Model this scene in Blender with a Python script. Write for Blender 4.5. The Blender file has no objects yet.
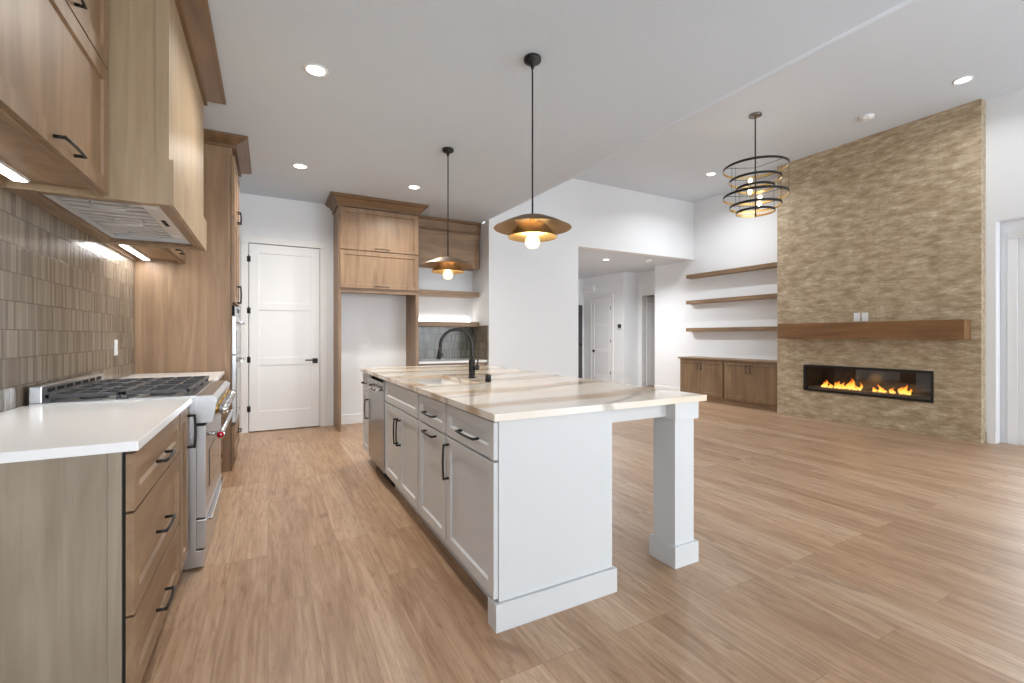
import bpy, bmesh, math, random
from mathutils import Vector, Matrix
random.seed(7)
S = bpy.context.scene
COL = S.collection
PI = math.pi

# ------------------------------------------------------------------ camera, world, daylight, exposure
TH = math.atan(244/453.0)
cam_d = bpy.data.cameras.new('camera'); cam = bpy.data.objects.new('camera', cam_d); COL.objects.link(cam)
cam.location = (0, 0, 1.235); cam.rotation_euler = (PI/2, 0, -TH)
cam_d.sensor_width = 36; cam_d.lens = 453/1024*36; cam_d.shift_y = -5.5/1024
cam_d.clip_start = 0.05; cam_d.clip_end = 100
S.camera = cam
S.view_settings.view_transform = 'Standard'; S.view_settings.look = 'None'
S.view_settings.exposure = 0.17; S.view_settings.gamma = 1; S.view_settings.use_curve_mapping = False
w = bpy.data.worlds.new('sky'); S.world = w; w.use_nodes = True
w.node_tree.nodes['Background'].inputs[0].default_value = (0.86, 0.93, 1, 1)
w.node_tree.nodes['Background'].inputs[1].default_value = 9.5

def area(name, loc, rot, sx, sy, power, color=(1, 1, 1), shape='RECTANGLE', spread=PI):
    d = bpy.data.lights.new(name, 'AREA'); d.shape = shape; d.size = sx; d.size_y = sy
    d.energy = power; d.color = color; d.spread = spread
    o = bpy.data.objects.new(name, d); COL.objects.link(o); o.location = loc; o.rotation_euler = rot
    return o
# daylight: the bright overcast sky enters through the windows behind the camera and the glazed patio door;
# the three openings are marked as portals so that the sky is sampled through them
for nm, loc, rot, sx, sy in (('sky_portal_kitchen', (0.9, -3.14, 1.45), (PI/2, 0, 0), 2.6, 2.1), ('sky_portal_living', (5.2, -3.14, 1.7), (PI/2, 0, 0), 3.6, 2.6), ('sky_portal_patio', (7.59, 0.1, 1.25), (PI/2, 0, PI/2), 3.2, 2.3)):
    area(nm, loc, rot, sx, sy, 1).data.cycles.is_portal = True

# ------------------------------------------------------------------ materials
def srgb(r, g, b):
    f = lambda c: (c/255/12.92) if c/255 <= .04045 else ((c/255+.055)/1.055)**2.4
    return (f(r), f(g), f(b), 1)
class NT:
    def __init__(s, name):
        s.m = bpy.data.materials.new(name); s.m.use_nodes = True
        s.t = s.m.node_tree; s.b = s.t.nodes['Principled BSDF']
    def n(s, typ, **kw):
        nd = s.t.nodes.new(typ)
        for k, v in kw.items():
            if k.startswith('i_'): nd.inputs[k[2:].replace('_', ' ')].default_value = v
            else: setattr(nd, k, v)
        return nd
    def l(s, a, b): s.t.links.new(a, b)
    def coords(s): return s.n('ShaderNodeTexCoord').outputs['Object']
    def world(s): return s.n('ShaderNodeNewGeometry').outputs['Position']
    def mapping(s, v, scale=(1, 1, 1), rot=(0, 0, 0), loc=(0, 0, 0)):
        m = s.n('ShaderNodeMapping'); s.l(v, m.inputs['Vector'])
        m.inputs['Scale'].default_value = scale; m.inputs['Rotation'].default_value = rot; m.inputs['Location'].default_value = loc
        return m.outputs[0]
    def noise(s, v, scale, detail=3, rough=.55, dist=0):
        n = s.n('ShaderNodeTexNoise'); s.l(v, n.inputs['Vector'])
        n.inputs['Scale'].default_value = scale; n.inputs['Detail'].default_value = detail
        n.inputs['Roughness'].default_value = rough; n.inputs['Distortion'].default_value = dist
        return n.outputs['Fac']
    def ramp(s, f, stops):
        r = s.n('ShaderNodeValToRGB'); s.l(f, r.inputs[0]); e = r.color_ramp.elements
        while len(e) < len(stops): e.new(.5)
        for i, (p, c) in enumerate(stops): e[i].position = p; e[i].color = c
        return r.outputs[0]
    def mix(s, f, a, b, mode='MIX'):
        m = s.n('ShaderNodeMix', data_type='RGBA', blend_type=mode)
        for val, ix in ((f, 0), (a, 6), (b, 7)):
            if hasattr(val, 'links') or hasattr(val, 'is_linked'): s.l(val, m.inputs[ix])
            else: m.inputs[ix].default_value = val
        return m.outputs[2]
    def math(s, op, a, b=0.0):
        m = s.n('ShaderNodeMath', operation=op)
        for val, ix in ((a, 0), (b, 1)):
            if hasattr(val, 'is_linked'): s.l(val, m.inputs[ix])
            else: m.inputs[ix].default_value = val
        return m.outputs[0]
    def bump(s, h, strength, dist=.01):
        b = s.n('ShaderNodeBump'); s.l(h, b.inputs['Height'])
        b.inputs['Strength'].default_value = strength; b.inputs['Distance'].default_value = dist
        s.l(b.outputs[0], s.b.inputs['Normal'])
    def color(s, c):
        if hasattr(c, 'is_linked'): s.l(c, s.b.inputs['Base Color'])
        else: s.b.inputs['Base Color'].default_value = c
    def set(s, rough=.5, metal=0, spec=.5, emit=None, es=0, coat=0):
        s.b.inputs['Roughness'].default_value = rough; s.b.inputs['Metallic'].default_value = metal
        s.b.inputs['Specular IOR Level'].default_value = spec
        s.b.inputs['Coat Weight'].default_value = coat
        if emit: s.b.inputs['Emission Color'].default_value = emit; s.b.inputs['Emission Strength'].default_value = es
        return s.m

def paint(name, c, rough=.5, bscale=0, bstr=0, var=.02):
    k = NT(name); v = k.world(); nz = k.noise(v, 3, 2)
    lo = tuple(x*(1-var) for x in c[:3])+(1,)
    k.color(k.mix(nz, lo, c))
    if bstr: k.bump(k.noise(v, bscale, 3), bstr, .004)
    return k.set(rough)
def metal(name, c, rough=.3, brushed=0, axis=(1, 1, 60)):
    k = NT(name); v = k.coords()
    nz = k.noise(k.mapping(v, axis), 8, 3)
    lo = tuple(x*.86 for x in c[:3])+(1,)
    k.color(k.mix(nz, lo, c))
    if brushed: k.bump(nz, brushed, .001)
    return k.set(rough, 1)
def wood(name, c_lo, c_mid, c_hi, axis='Z', rough=.42, scale=1.0, knots=True):
    """stained timber: stretched grain along one axis, broad cathedral figure, fine pores"""
    k = NT(name); v = k.world()
    st = {'Z': (1, 1, .10), 'Y': (1, .10, 1), 'X': (.10, 1, 1)}[axis]
    vv = k.mapping(v, tuple(a*scale for a in st))
    broad = k.noise(vv, 6.5, 4, .55, 2.2)
    grain = k.noise(k.mapping(v, tuple(a*scale for a in {'Z': (1, 1, .03), 'Y': (1, .03, 1), 'X': (.03, 1, 1)}[axis])), 70, 4, .65)
    blot = k.ramp(k.noise(k.mapping(v, tuple(a**.5 for a in st)), 5, 2), [(.35, (0, 0, 0, 1)), (.7, (1, 1, 1, 1))])
    c = k.ramp(broad, [(.25, c_lo), (.5, c_mid), (.75, c_hi)])
    c = k.mix(k.math('MULTIPLY', grain, .55), c, tuple(x*.62 for x in c_lo[:3])+(1,))
    c = k.mix(k.math('MULTIPLY', blot, .35), c, c_hi)
    k.color(c); k.bump(grain, .08, .002)
    return k.set(rough)

def floor_mat():
    k = NT('oak_plank_floor'); v = k.world()
    sx = k.n('ShaderNodeSeparateXYZ'); k.l(v, sx.inputs[0])
    cb = k.n('ShaderNodeCombineXYZ'); k.l(sx.outputs[1], cb.inputs[0]); k.l(sx.outputs[0], cb.inputs[1])
    br = k.n('ShaderNodeTexBrick', offset=.37, offset_frequency=3, squash=1)
    k.l(cb.outputs[0], br.inputs['Vector'])
    for a, b in (('Color1', (0, 0, 0, 1)), ('Color2', (1, 1, 1, 1)), ('Mortar', (.3, .3, .3, 1)), ('Scale', 1), ('Mortar Size', .0011), ('Mortar Smooth', .1), ('Bias', 0), ('Brick Width', 1.45), ('Row Height', .182)):
        br.inputs[a].default_value = b
    rnd = br.outputs['Color']
    off = k.n('ShaderNodeVectorMath', operation='MULTIPLY_ADD')
    k.l(rnd, off.inputs[0]); off.inputs[1].default_value = (3.1, 9.7, 23.0); k.l(v, off.inputs[2])
    g = off.outputs[0]
    broad = k.noise(k.mapping(g, (1, .09, 1)), 11, 5, .62, 2.2)
    fine = k.noise(k.mapping(g, (1, .035, 1)), 80, 4, .75)
    mid = k.noise(k.mapping(g, (1, .14, 1)), 30, 4, .7, 1.2)
    knot = k.noise(k.mapping(g, (1, .45, 1)), 4.2, 2, .5, .4)
    c = k.ramp(broad, [(.25, srgb(138, 106, 80)), (.46, srgb(176, 142, 112)), (.74, srgb(206, 177, 148))])
    tone = k.ramp(rnd, [(0, srgb(146, 114, 86)), (.5, srgb(180, 146, 113)), (1, srgb(208, 184, 158))])
    c = k.mix(.36, c, tone)
    c = k.mix(k.ramp(fine, [(.46, (0, 0, 0, 1)), (.68, (.5, .5, .5, 1))]), c, srgb(128, 92, 64))
    c = k.mix(k.ramp(mid, [(.55, (0, 0, 0, 1)), (.70, (.62, .62, .62, 1))]), c, srgb(132, 94, 64))
    c = k.mix(k.ramp(knot, [(.70, (0, 0, 0, 1)), (.80, (.65, .65, .65, 1))]), c, srgb(92, 64, 44))
    c = k.mix(k.math('MULTIPLY', br.outputs['Fac'], .55), c, srgb(96, 68, 48))
    k.color(c)
    h = k.math('SUBTRACT', k.math('MULTIPLY', fine, .25), br.outputs['Fac'])
    k.bump(h, .12, .003)
    rr = k.math('ADD', k.math('MULTIPLY', mid, .22), .27); k.l(rr, k.b.inputs['Roughness'])
    k.set(.36); k.l(rr, k.b.inputs['Roughness'])
    return k.m
def tile_mat(name, ui, zoff, dark, light, grout, uoff=0.0):
    """narrow glazed stick tiles stacked in rows; ui = which world axis runs along the wall"""
    k = NT(name); v = k.world()
    sx = k.n('ShaderNodeSeparateXYZ'); k.l(v, sx.inputs[0])
    cb = k.n('ShaderNodeCombineXYZ')
    k.l(k.math('ADD', sx.outputs[ui], 10+uoff), cb.inputs[0]); k.l(k.math('ADD', sx.outputs[2], zoff), cb.inputs[1])
    br = k.n('ShaderNodeTexBrick', offset=.5, offset_frequency=2, squash=1)
    k.l(cb.outputs[0], br.inputs['Vector'])
    for a, b in (('Color1', (0, 0, 0, 1)), ('Color2', (1, 1, 1, 1)), ('Mortar', (.4, .4, .4, 1)), ('Scale', 1), ('Mortar Size', .0013), ('Mortar Smooth', .2), ('Bias', 0), ('Brick Width', .0235), ('Row Height', .126)):
        br.inputs[a].default_value = b
    c = k.ramp(br.outputs['Color'], [(0, dark), (1, light)])
    st = k.noise(k.mapping(v, (1, 1, .12)), 60, 3)
    c = k.mix(k.math('MULTIPLY', st, .45), c, tuple(x*.6 for x in dark[:3])+(1,))
    zf = k.math('FRACT', k.math('DIVIDE', k.math('ADD', sx.outputs[2], zoff), .126))
    row = k.math('LESS_THAN', k.math('MINIMUM', zf, k.math('SUBTRACT', 1.0, zf)), .016)
    c = k.mix(k.math('MULTIPLY', br.outputs['Fac'], .6), c, grout)
    c = k.mix(row, c, tuple(x*.75 for x in grout[:3])+(1,))
    k.color(c)
    wv = k.noise(v, 22, 2)
    h = k.math('SUBTRACT', k.math('MULTIPLY', wv, .7), k.math('MAXIMUM', br.outputs['Fac'], row))
    k.bump(h, .35, .003)
    return k.set(.2, 0, .5)
def fire_tile():
    k = NT('streaked_stone_tile'); v = k.world()
    a = k.noise(k.mapping(v, (1, .50, 1.4)), 11, 8, .72, .05)
    b = k.noise(k.mapping(v, (1, .26, 1.6)), 34, 6, .72, 0)
    f = k.math('ADD', k.math('MULTIPLY', a, .70), k.math('MULTIPLY', b, .32))
    c = k.ramp(f, [(.37, srgb(140, 120, 94)), (.47, srgb(168, 148, 119)), (.55, srgb(186, 168, 140)), (.65, srgb(214, 202, 178))])
    sx = k.n('ShaderNodeSeparateXYZ'); k.l(v, sx.inputs[0])
    cb = k.n('ShaderNodeCombineXYZ'); k.l(sx.outputs[1], cb.inputs[0]); k.l(sx.outputs[2], cb.inputs[1])
    br = k.n('ShaderNodeTexBrick', offset=0, squash=1); k.l(cb.outputs[0], br.inputs['Vector'])
    for n_, q in (('Color1', (.45, .45, .45, 1)), ('Color2', (.55, .55, .55, 1)), ('Scale', 1), ('Mortar Size', .003), ('Bias', 0), ('Brick Width', .60), ('Row Height', 1.2)):
        br.inputs[n_].default_value = q
    c = k.mix(k.math('MULTIPLY', br.outputs['Fac'], .5), c, srgb(150, 136, 112))
    k.color(c); k.bump(f, .06, .004)
    return k.set(.45)
PHASE = 5.4
def veined(name):
    k = NT(name); v = k.world()
    vr = k.mapping(v, (.55, 1, 1), (0, 0, math.radians(-9)))
    warp = k.noise(vr, 1.5, 4, .6)
    wv = k.n('ShaderNodeTexWave', wave_type='BANDS', bands_direction='Y', wave_profile='SIN')
    for a, b in (('Scale', .62), ('Phase Offset', PHASE), ('Distortion', 5.0), ('Detail', 5), ('Detail Scale', 1.2), ('Detail Roughness', .6)): wv.inputs[a].default_value = b
    k.l(vr, wv.inputs['Vector'])
    band = k.ramp(wv.outputs['Fac'], [(.62, (0, 0, 0, 1)), (.86, (.6, .6, .6, 1)), (.97, (1, 1, 1, 1))])
    c = k.mix(k.ramp(warp, [(.35, (0, 0, 0, 1)), (.7, (.8, .8, .8, 1))]), srgb(242, 238, 231), srgb(226, 202, 168))
    c = k.mix(k.math('MULTIPLY', band, .80), c, srgb(183, 152, 112))
    w2 = k.n('ShaderNodeTexWave', wave_type='BANDS', bands_direction='Y', wave_profile='SIN')
    for a, b in (('Scale', .6), ('Distortion', 8), ('Detail', 4), ('Detail Scale', 1.6), ('Phase Offset', 2.2)): w2.inputs[a].default_value = b
    k.l(vr, w2.inputs['Vector'])
    c = k.mix(k.ramp(w2.outputs['Fac'], [(.965, (0, 0, 0, 1)), (.995, (.5, .5, .5, 1))]), c, srgb(140, 124, 96))
    k.color(c)
    return k.set(.12, 0, .5)
def glassy(name, tint=(1, 1, 1, 1), refl=.08, rough=0):
    k = NT(name); t = k.t
    tr = k.n('ShaderNodeBsdfTransparent'); tr.inputs[0].default_value = tint
    gl = k.n('ShaderNodeBsdfGlossy'); gl.inputs['Roughness'].default_value = rough
    fr = k.n('ShaderNodeFresnel'); fr.inputs[0].default_value = 1.45
    mx = k.n('ShaderNodeMixShader'); k.l(k.math('ADD', fr.outputs[0], refl*.3), mx.inputs[0]); k.l(tr.outputs[0], mx.inputs[1]); k.l(gl.outputs[0], mx.inputs[2])
    k.l(mx.outputs[0], t.nodes['Material Output'].inputs[0])
    return k.m
def emis(name, c, s):
    k = NT(name); k.color((.8, .8, .8, 1)); return k.set(.5, 0, .2, c, s)
def flame_mat():
    k = NT('gas_flame'); tc = k.n('ShaderNodeTexCoord').outputs['Generated']
    sx = k.n('ShaderNodeSeparateXYZ'); k.l(tc, sx.inputs[0])
    c = k.ramp(sx.outputs[2], [(0, srgb(255, 205, 110)), (.45, srgb(255, 165, 50)), (1, srgb(225, 80, 12))])
    k.color((0, 0, 0, 1)); k.l(c, k.b.inputs['Emission Color']); k.b.inputs['Emission Strength'].default_value = 2.2
    return k.m

M = {}
M['wall'] = paint('white_wall_paint', srgb(236, 238, 240), .6, 90, .05)
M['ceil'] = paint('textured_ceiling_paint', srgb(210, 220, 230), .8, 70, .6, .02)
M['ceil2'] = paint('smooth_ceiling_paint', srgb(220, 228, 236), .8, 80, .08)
M['trim'] = paint('white_trim_paint', srgb(238, 238, 237), .35)
M['door'] = paint('white_door_paint', srgb(242, 243, 244), .4)
M['island'] = paint('pale_grey_cabinet_paint', srgb(210, 211, 211), .38)
M['plate'] = paint('white_plastic', srgb(240, 240, 240), .3)
M['quartz'] = paint('white_quartz', srgb(248, 248, 248), .16, var=.012)
M['sink'] = paint('white_fireclay', srgb(244, 243, 240), .15)
M['cab'] = wood('stained_maple_vertical', srgb(118, 91, 67), srgb(146, 116, 87), srgb(172, 142, 111), 'Z')
M['cab_y'] = wood('stained_maple_along_y', srgb(118, 91, 67), srgb(146, 116, 87), srgb(172, 142, 111), 'Y')
M['cab_x'] = wood('stained_maple_along_x', srgb(118, 91, 67), srgb(146, 116, 87), srgb(172, 142, 111), 'X')
M['crown_y'] = wood('darker_crown_wood_along_y', srgb(98, 72, 48), srgb(124, 95, 66), srgb(146, 115, 83), 'Y')  # crown wood in a darker tone than the cabinet maple
M['crown_x'] = wood('darker_crown_wood_along_x', srgb(98, 72, 48), srgb(124, 95, 66), srgb(146, 115, 83), 'X')
M['cab_daylit'] = wood('daylight_tinted_maple', srgb(134, 119, 101), srgb(156, 142, 123), srgb(175, 162, 143), 'Z')  # cabinet maple with the cool daylight on the end panel mixed into its colour
M['pale'] = wood('pale_maple_veneer', srgb(150, 127, 98), srgb(172, 148, 117), srgb(190, 167, 136), 'Z')
M['walnut'] = wood('brown_alder_vertical', srgb(104, 80, 56), srgb(130, 103, 74), srgb(152, 124, 92), 'Z')
M['walnut_y'] = wood('brown_alder_along_y', srgb(110, 85, 60), srgb(136, 108, 78), srgb(160, 131, 98), 'Y')
M['mantel'] = wood('mantel_beam_wood', srgb(108, 74, 42), srgb(136, 98, 60), srgb(160, 120, 78), 'Y')
M['floor'] = floor_mat()
M['tile'] = tile_mat('stick_tile_along_y', 1, -.885+1.26, srgb(108, 97, 84), srgb(160, 147, 129), srgb(96, 87, 74))
M['tile_x'] = tile_mat('stick_tile_along_x', 0, -.885+1.26, srgb(92, 90, 80), srgb(138, 134, 121), srgb(70, 66, 58))
M['fire_tile'] = fire_tile()
M['concrete'] = paint('patio_concrete', srgb(176, 174, 170), .8, 60, .2, .12)
M['vein'] = veined('veined_quartzite')
M['steel'] = metal('brushed_steel', srgb(205, 206, 208), .28, .05)
M['steel_dark'] = metal('dark_stainless', srgb(150, 147, 143), .22, .03)
M['hood_steel'] = metal('satin_hood_steel', srgb(226, 226, 226), .38, 0, (1, 1, 1))
M['chrome'] = metal('polished_chrome', srgb(225, 225, 228), .12)
M['brass'] = metal('brushed_brass', srgb(196, 158, 92), .28)
M['bronze'] = metal('antique_bronze', srgb(178, 152, 116), .5)
M['bronze_out'] = metal('aged_bronze_outside', srgb(124, 102, 74), .5)
M['gold_in'] = metal('gold_leaf_inside', srgb(236, 204, 140), .4)
M['hood_steel'].node_tree.nodes['Principled BSDF'].inputs['Metallic'].default_value = .45
k = NT('matte_black_metal'); k.color(k.mix(k.noise(k.coords(), 40), srgb(26, 25, 24), srgb(40, 38, 36))); M['black'] = k.set(.42, .3)
k = NT('cast_iron'); k.color(k.mix(k.noise(k.coords(), 120), srgb(58, 58, 60), srgb(100, 100, 102))); k.bump(k.noise(k.coords(), 300), .2, .001); M['iron'] = k.set(.5, .4)
k = NT('dark_gap'); k.color(srgb(18, 17, 16)); M['gap'] = k.set(.8)
k = NT('black_glass'); k.color(k.mix(k.noise(k.coords(), 2), srgb(12, 13, 15), srgb(20, 21, 23))); M['bglass'] = k.set(.06)
k = NT('oven_window_glass'); k.color(k.mix(k.noise(k.coords(), 2), srgb(70, 66, 62), srgb(92, 88, 84))); M['oven_glass'] = k.set(.08)
k = NT('red_enamel'); k.color(k.mix(k.noise(k.coords(), 5), srgb(170, 18, 42), srgb(186, 24, 50))); M['red'] = k.set(.25)
M['pane'] = glassy('window_glass')
def lit_bulb():
    k = NT('lit_bulb_glass'); k.color((1, .97, .92, 1)); t = k.t
    tr = k.n('ShaderNodeBsdfTransparent'); em = k.n('ShaderNodeEmission'); em.inputs[0].default_value = (1, .80, .52, 1); em.inputs[1].default_value = 2.2
    mx = k.n('ShaderNodeMixShader'); lw = k.n('ShaderNodeLayerWeight'); lw.inputs[0].default_value = .35
    k.l(k.math('ADD', k.math('MULTIPLY', lw.outputs['Facing'], .35), .3), mx.inputs[0]); k.l(tr.outputs[0], mx.inputs[1]); k.l(em.outputs[0], mx.inputs[2])
    k.l(mx.outputs[0], t.nodes['Material Output'].inputs[0]); return k.m
M['bulb_glass'] = lit_bulb()
M['fire_glass'] = glassy('firebox_glass', (.93, .93, .93, 1), .1)
M['filament'] = emis('glowing_filament', (1, .74, .42, 1), 60)
M['can'] = emis('downlight_lens', (1, .96, .9, 1), 9)
M['can_dim'] = emis('downlight_lens_dim', (1, .98, .95, 1), 2)
M['led'] = emis('led_strip_lens', (1, .97, .93, 1), 9)
M['flame'] = flame_mat()
k = NT('grey_ember_glass'); k.color(k.ramp(k.noise(k.coords(), 90), [(.3, srgb(70, 66, 64)), (.7, srgb(170, 165, 160))])); M['media'] = k.set(.3)
k = NT('firebox_lining'); k.color(k.mix(k.noise(k.coords(), 6), srgb(26, 27, 30), srgb(38, 39, 43))); M['lining'] = k.set(.25)
k = NT('dark_door_paint'); k.color(k.mix(k.noise(k.coords(), 3), srgb(70, 70, 72), srgb(84, 84, 86))); M['dark_door'] = k.set(.4)

# ------------------------------------------------------------------ geometry helpers
class MB:
    def __init__(s): s.bm = bmesh.new(); s.mi = 0
    def _tag(s, faces, smooth=False):
        for f in faces:
            f.material_index = s.mi; f.smooth = smooth
    def box(s, x0, x1, y0, y1, z0, z1, bev=0.0):
        x0, x1 = sorted((x0, x1)); y0, y1 = sorted((y0, y1)); z0, z1 = sorted((z0, z1))
        vs = [s.bm.verts.new(p) for p in ((x0, y0, z0), (x1, y0, z0), (x1, y1, z0), (x0, y1, z0), (x0, y0, z1), (x1, y0, z1), (x1, y1, z1), (x0, y1, z1))]
        fs = [s.bm.faces.new([vs[i] for i in q]) for q in ((3, 2, 1, 0), (4, 5, 6, 7), (0, 1, 5, 4), (1, 2, 6, 5), (2, 3, 7, 6), (3, 0, 4, 7))]
        s._tag(fs)
        if bev:
            es = {e for f in fs for e in f.edges}
            r = bmesh.ops.bevel(s.bm, geom=list(es), offset=bev, segments=2, profile=.6, affect='EDGES')
            s._tag(r['faces'])
        return s
    def loft(s, rings, closed=True, caps=True, smooth=True):
        R = [[s.bm.verts.new(p) for p in r] for r in rings]; fs = []
        n = len(R[0])
        for a, b in zip(R, R[1:]):
            for i in range(n if closed else n-1):
                j = (i+1) % n
                fs.append(s.bm.faces.new((a[i], a[j], b[j], b[i])))
        s._tag(fs, smooth)
        if caps and closed:
            s._tag([s.bm.faces.new(R[0][::-1]), s.bm.faces.new(R[-1])])
        return s
    def tube(s, pts, r, n=12, caps=True):
        pts = [Vector(p) for p in pts]; rs = r if isinstance(r, (list, tuple)) else [r]*len(pts)
        t0 = (pts[1]-pts[0]).normalized()
        a = t0.orthogonal().normalized(); rings = []
        for i, p in enumerate(pts):
            t = (pts[min(i+1, len(pts)-1)]-pts[max(i-1, 0)]).normalized()
            a = (a - t*a.dot(t)).normalized(); b = t.cross(a)
            rings.append([p+(a*math.cos(q*2*PI/n)+b*math.sin(q*2*PI/n))*rs[i] for q in range(n)])
        return s.loft(rings, True, caps)
    def lathe(s, prof, c, n=32, axis='Z', smooth=True, close=False):
        c = Vector(c); rings = []
        for r, h in prof:
            ring = []
            for q in range(n):
                a = q*2*PI/n; u, v = r*math.cos(a), r*math.sin(a)
                ring.append(c+Vector({'Z': (u, v, h), 'X': (h, u, v), 'Y': (u, h, v)}[axis]))
            rings.append(ring)
        if close: rings.append(rings[0])
        return s.loft(rings, True, not close, smooth)
    def prism(s, poly, axis, a, b):
        """poly: 2D points in the plane across axis, run from a to b"""
        f = {'X': lambda p, t: (t, p[0], p[1]), 'Y': lambda p, t: (p[0], t, p[1]), 'Z': lambda p, t: (p[0], p[1], t)}[axis]
        return s.loft([[f(p, a) for p in poly], [f(p, b) for p in poly]], True, True, False)
    def sweep(s, path, prof):
        """mitred moulding: path of XY points (outward is to the right), prof of (out, z)"""
        P = [Vector(p) for p in path]; rings = []
        for i, p in enumerate(P):
            d1 = (P[i]-P[i-1]).normalized() if i else None
            d2 = (P[i+1]-P[i]).normalized() if i < len(P)-1 else None
            n1 = Vector((d1.y, -d1.x)) if d1 else None; n2 = Vector((d2.y, -d2.x)) if d2 else None
            if n1 and n2: m = n1+n2; m = m/(m.dot(n1))
            else: m = n1 or n2
            rings.append([(p.x+m.x*o, p.y+m.y*o, z) for o, z in prof])
        return s.loft(rings, True, True, False)
    def quad(s, *p):
        s._tag([s.bm.faces.new([s.bm.verts.new(q) for q in p])]); return s
    def frame(s, F, w, h, t=.02, stile=.06, rec=.011):
        """shaker front standing on a face frame F (origin, U, N): flat rim, sunk centre panel"""
        O, U, N = F; Z = Vector((0, 0, 1)); e = .0015
        P = lambda u, v, n: O+U*u+Z*v+N*n
        def rect(i, n): return [P(i, i, n), P(w-i, i, n), P(w-i, h-i, n), P(i, h-i, n)]
        rs = [rect(0, 0), rect(0, t-e), rect(e, t), rect(stile, t), rect(stile+.006, t-rec)]
        R = [[s.bm.verts.new(p) for p in r] for r in rs]; fs = []
        for a, b in zip(R, R[1:]):
            for i in range(4): fs.append(s.bm.faces.new((a[i], a[(i+1) % 4], b[(i+1) % 4], b[i])))
        fs.append(s.bm.faces.new(R[0][::-1])); fs.append(s.bm.faces.new(R[-1])); s._tag(fs)
        return s
    def pull(s, F, u, v, L, vert=False, off=.02, proj=.03, r=.0055):
        """bar pull with slightly bowed grip and two posts"""
        O, U, N = F; Z = Vector((0, 0, 1)); D = Z if vert else U
        c = O+U*u+Z*v
        a, b = c-D*(L/2), c+D*(L/2)
        s.tube([a+N*off, a+N*(off+proj)], r*1.15, 8); s.tube([b+N*off, b+N*(off+proj)], r*1.15, 8)
        pts = [a-D*r+N*(off+proj)]+[c+D*(L/2*q)+N*(off+proj+.004*(1-q*q)) for q in (-.6, 0, .6)]+[b+D*r+N*(off+proj)]
        s.tube(pts, r, 8)
        return s
    def make(s, name, mats, parent=None):
        bmesh.ops.recalc_face_normals(s.bm, faces=s.bm.faces)
        me = bpy.data.meshes.new(name)
        off = Vector((0, 0, 0)); p = parent
        while p is not None: off += p.location; p = p.parent
        for v in s.bm.verts: v.co -= off
        s.bm.to_mesh(me); s.bm.free()
        for m in (mats if isinstance(mats, (list, tuple)) else [mats]): me.materials.append(m)
        o = bpy.data.objects.new(name, me); COL.objects.link(o)
        if parent is not None: o.parent = parent
        return o
V = Vector
def tag(o, label, cat, group=None, kind=None):
    if label: o['label'] = label
    if cat: o['category'] = cat
    if group: o['group'] = group
    if kind: o['kind'] = kind
    return o
def thing(name, label, cat, loc, group=None):
    o = bpy.data.objects.new(name, None); o.empty_display_size = .05; COL.objects.link(o); o.location = loc
    return tag(o, label, cat, group)
def struct(name, mb, mats, parent=None):
    o = mb.make(name, mats, parent)
    if parent is None: o['kind'] = 'structure'
    return o
def kids(o): return [c for c in bpy.data.objects if c.parent == o]
def dup(o, loc, label, group=None):
    def cp(src, par):
        c = src.copy(); COL.objects.link(c)
        if par is not None: c.parent = par
        for ch in kids(src): cp(ch, c)
        return c
    r = cp(o, None); r.location = loc; r['label'] = label
    if group: r['group'] = group
    return r
PX, NX, NY = V((1, 0, 0)), V((-1, 0, 0)), V((0, -1, 0))
UY, UX = V((0, 1, 0)), V((1, 0, 0))
KC, GC, HC = 3.05, 3.96, 2.80          # kitchen, great room and hall ceiling heights
LW, FW, NB = -0.99, 6.70, 7.05         # left wall, far wall, nook back
# ------------------------------------------------------------------ room shell
c = MB(); c.box(-1.3, 7.6, -3.4, 6.40, -.1, 0); c.box(-1.3, 9.6, 6.40, 10.3, -.1, 0); c.box(7.6, 9.6, 2.0, 6.40, -.1, 0)
struct('floor', c, M['floor'])
struct('floor_patio', MB().box(7.605, 12, -7, 1.995, -.12, -.02), M['concrete'])
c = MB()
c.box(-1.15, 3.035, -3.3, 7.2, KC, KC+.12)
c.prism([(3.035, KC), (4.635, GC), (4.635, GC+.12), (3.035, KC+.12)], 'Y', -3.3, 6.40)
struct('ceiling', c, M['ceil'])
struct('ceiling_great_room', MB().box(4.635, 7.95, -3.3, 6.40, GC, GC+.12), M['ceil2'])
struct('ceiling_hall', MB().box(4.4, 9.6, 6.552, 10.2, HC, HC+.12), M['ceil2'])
struct('wall_left', MB().box(LW-.16, LW-.012, -3.3, 7.2, 0, KC), M['wall'])
c = MB()                                                # far kitchen wall with the pantry door opening
c.box(LW-.012, -.22, FW, FW+.12, 0, KC); c.box(-.22, .625, FW, FW+.12, 2.43, KC); c.box(.625, 1.845, FW, FW+.12, 0, KC)
struct('wall_far', c, M['wall'])
struct('wall_pantry', MB().box(-.5, .9, FW+.125, FW+.16, 0, KC), M['wall'])
c = MB(); c.box(1.845, 3.04, NB, NB+.12, 0, KC); c.box(1.80, 1.845, FW+.12, NB+.12, 0, KC)
struct('wall_nook', c, M['wall'])
c = MB(); c.box(3.04, 4.76, 6.40, 6.55, 0, GC); c.box(4.76, 7.6795, 6.40, 6.55, HC-.002, GC); c.box(3.04, 3.16, 6.55, NB+.12, 0, KC)
struct('wall_header', c, M['wall'])
struct('wall_right', MB().box(7.68, 7.92, 2.0, 7.47, 0, GC), M['wall'])
c = MB()
c.box(7.33, 7.46, 1.938, 2.02, 0, GC); c.box(7.33, 7.46, -1.7, 1.938, 2.55, GC); c.box(7.33, 7.46, -3.3, -1.7, 0, GC)
struct('wall_living', c, M['wall'])
c = MB()
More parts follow.
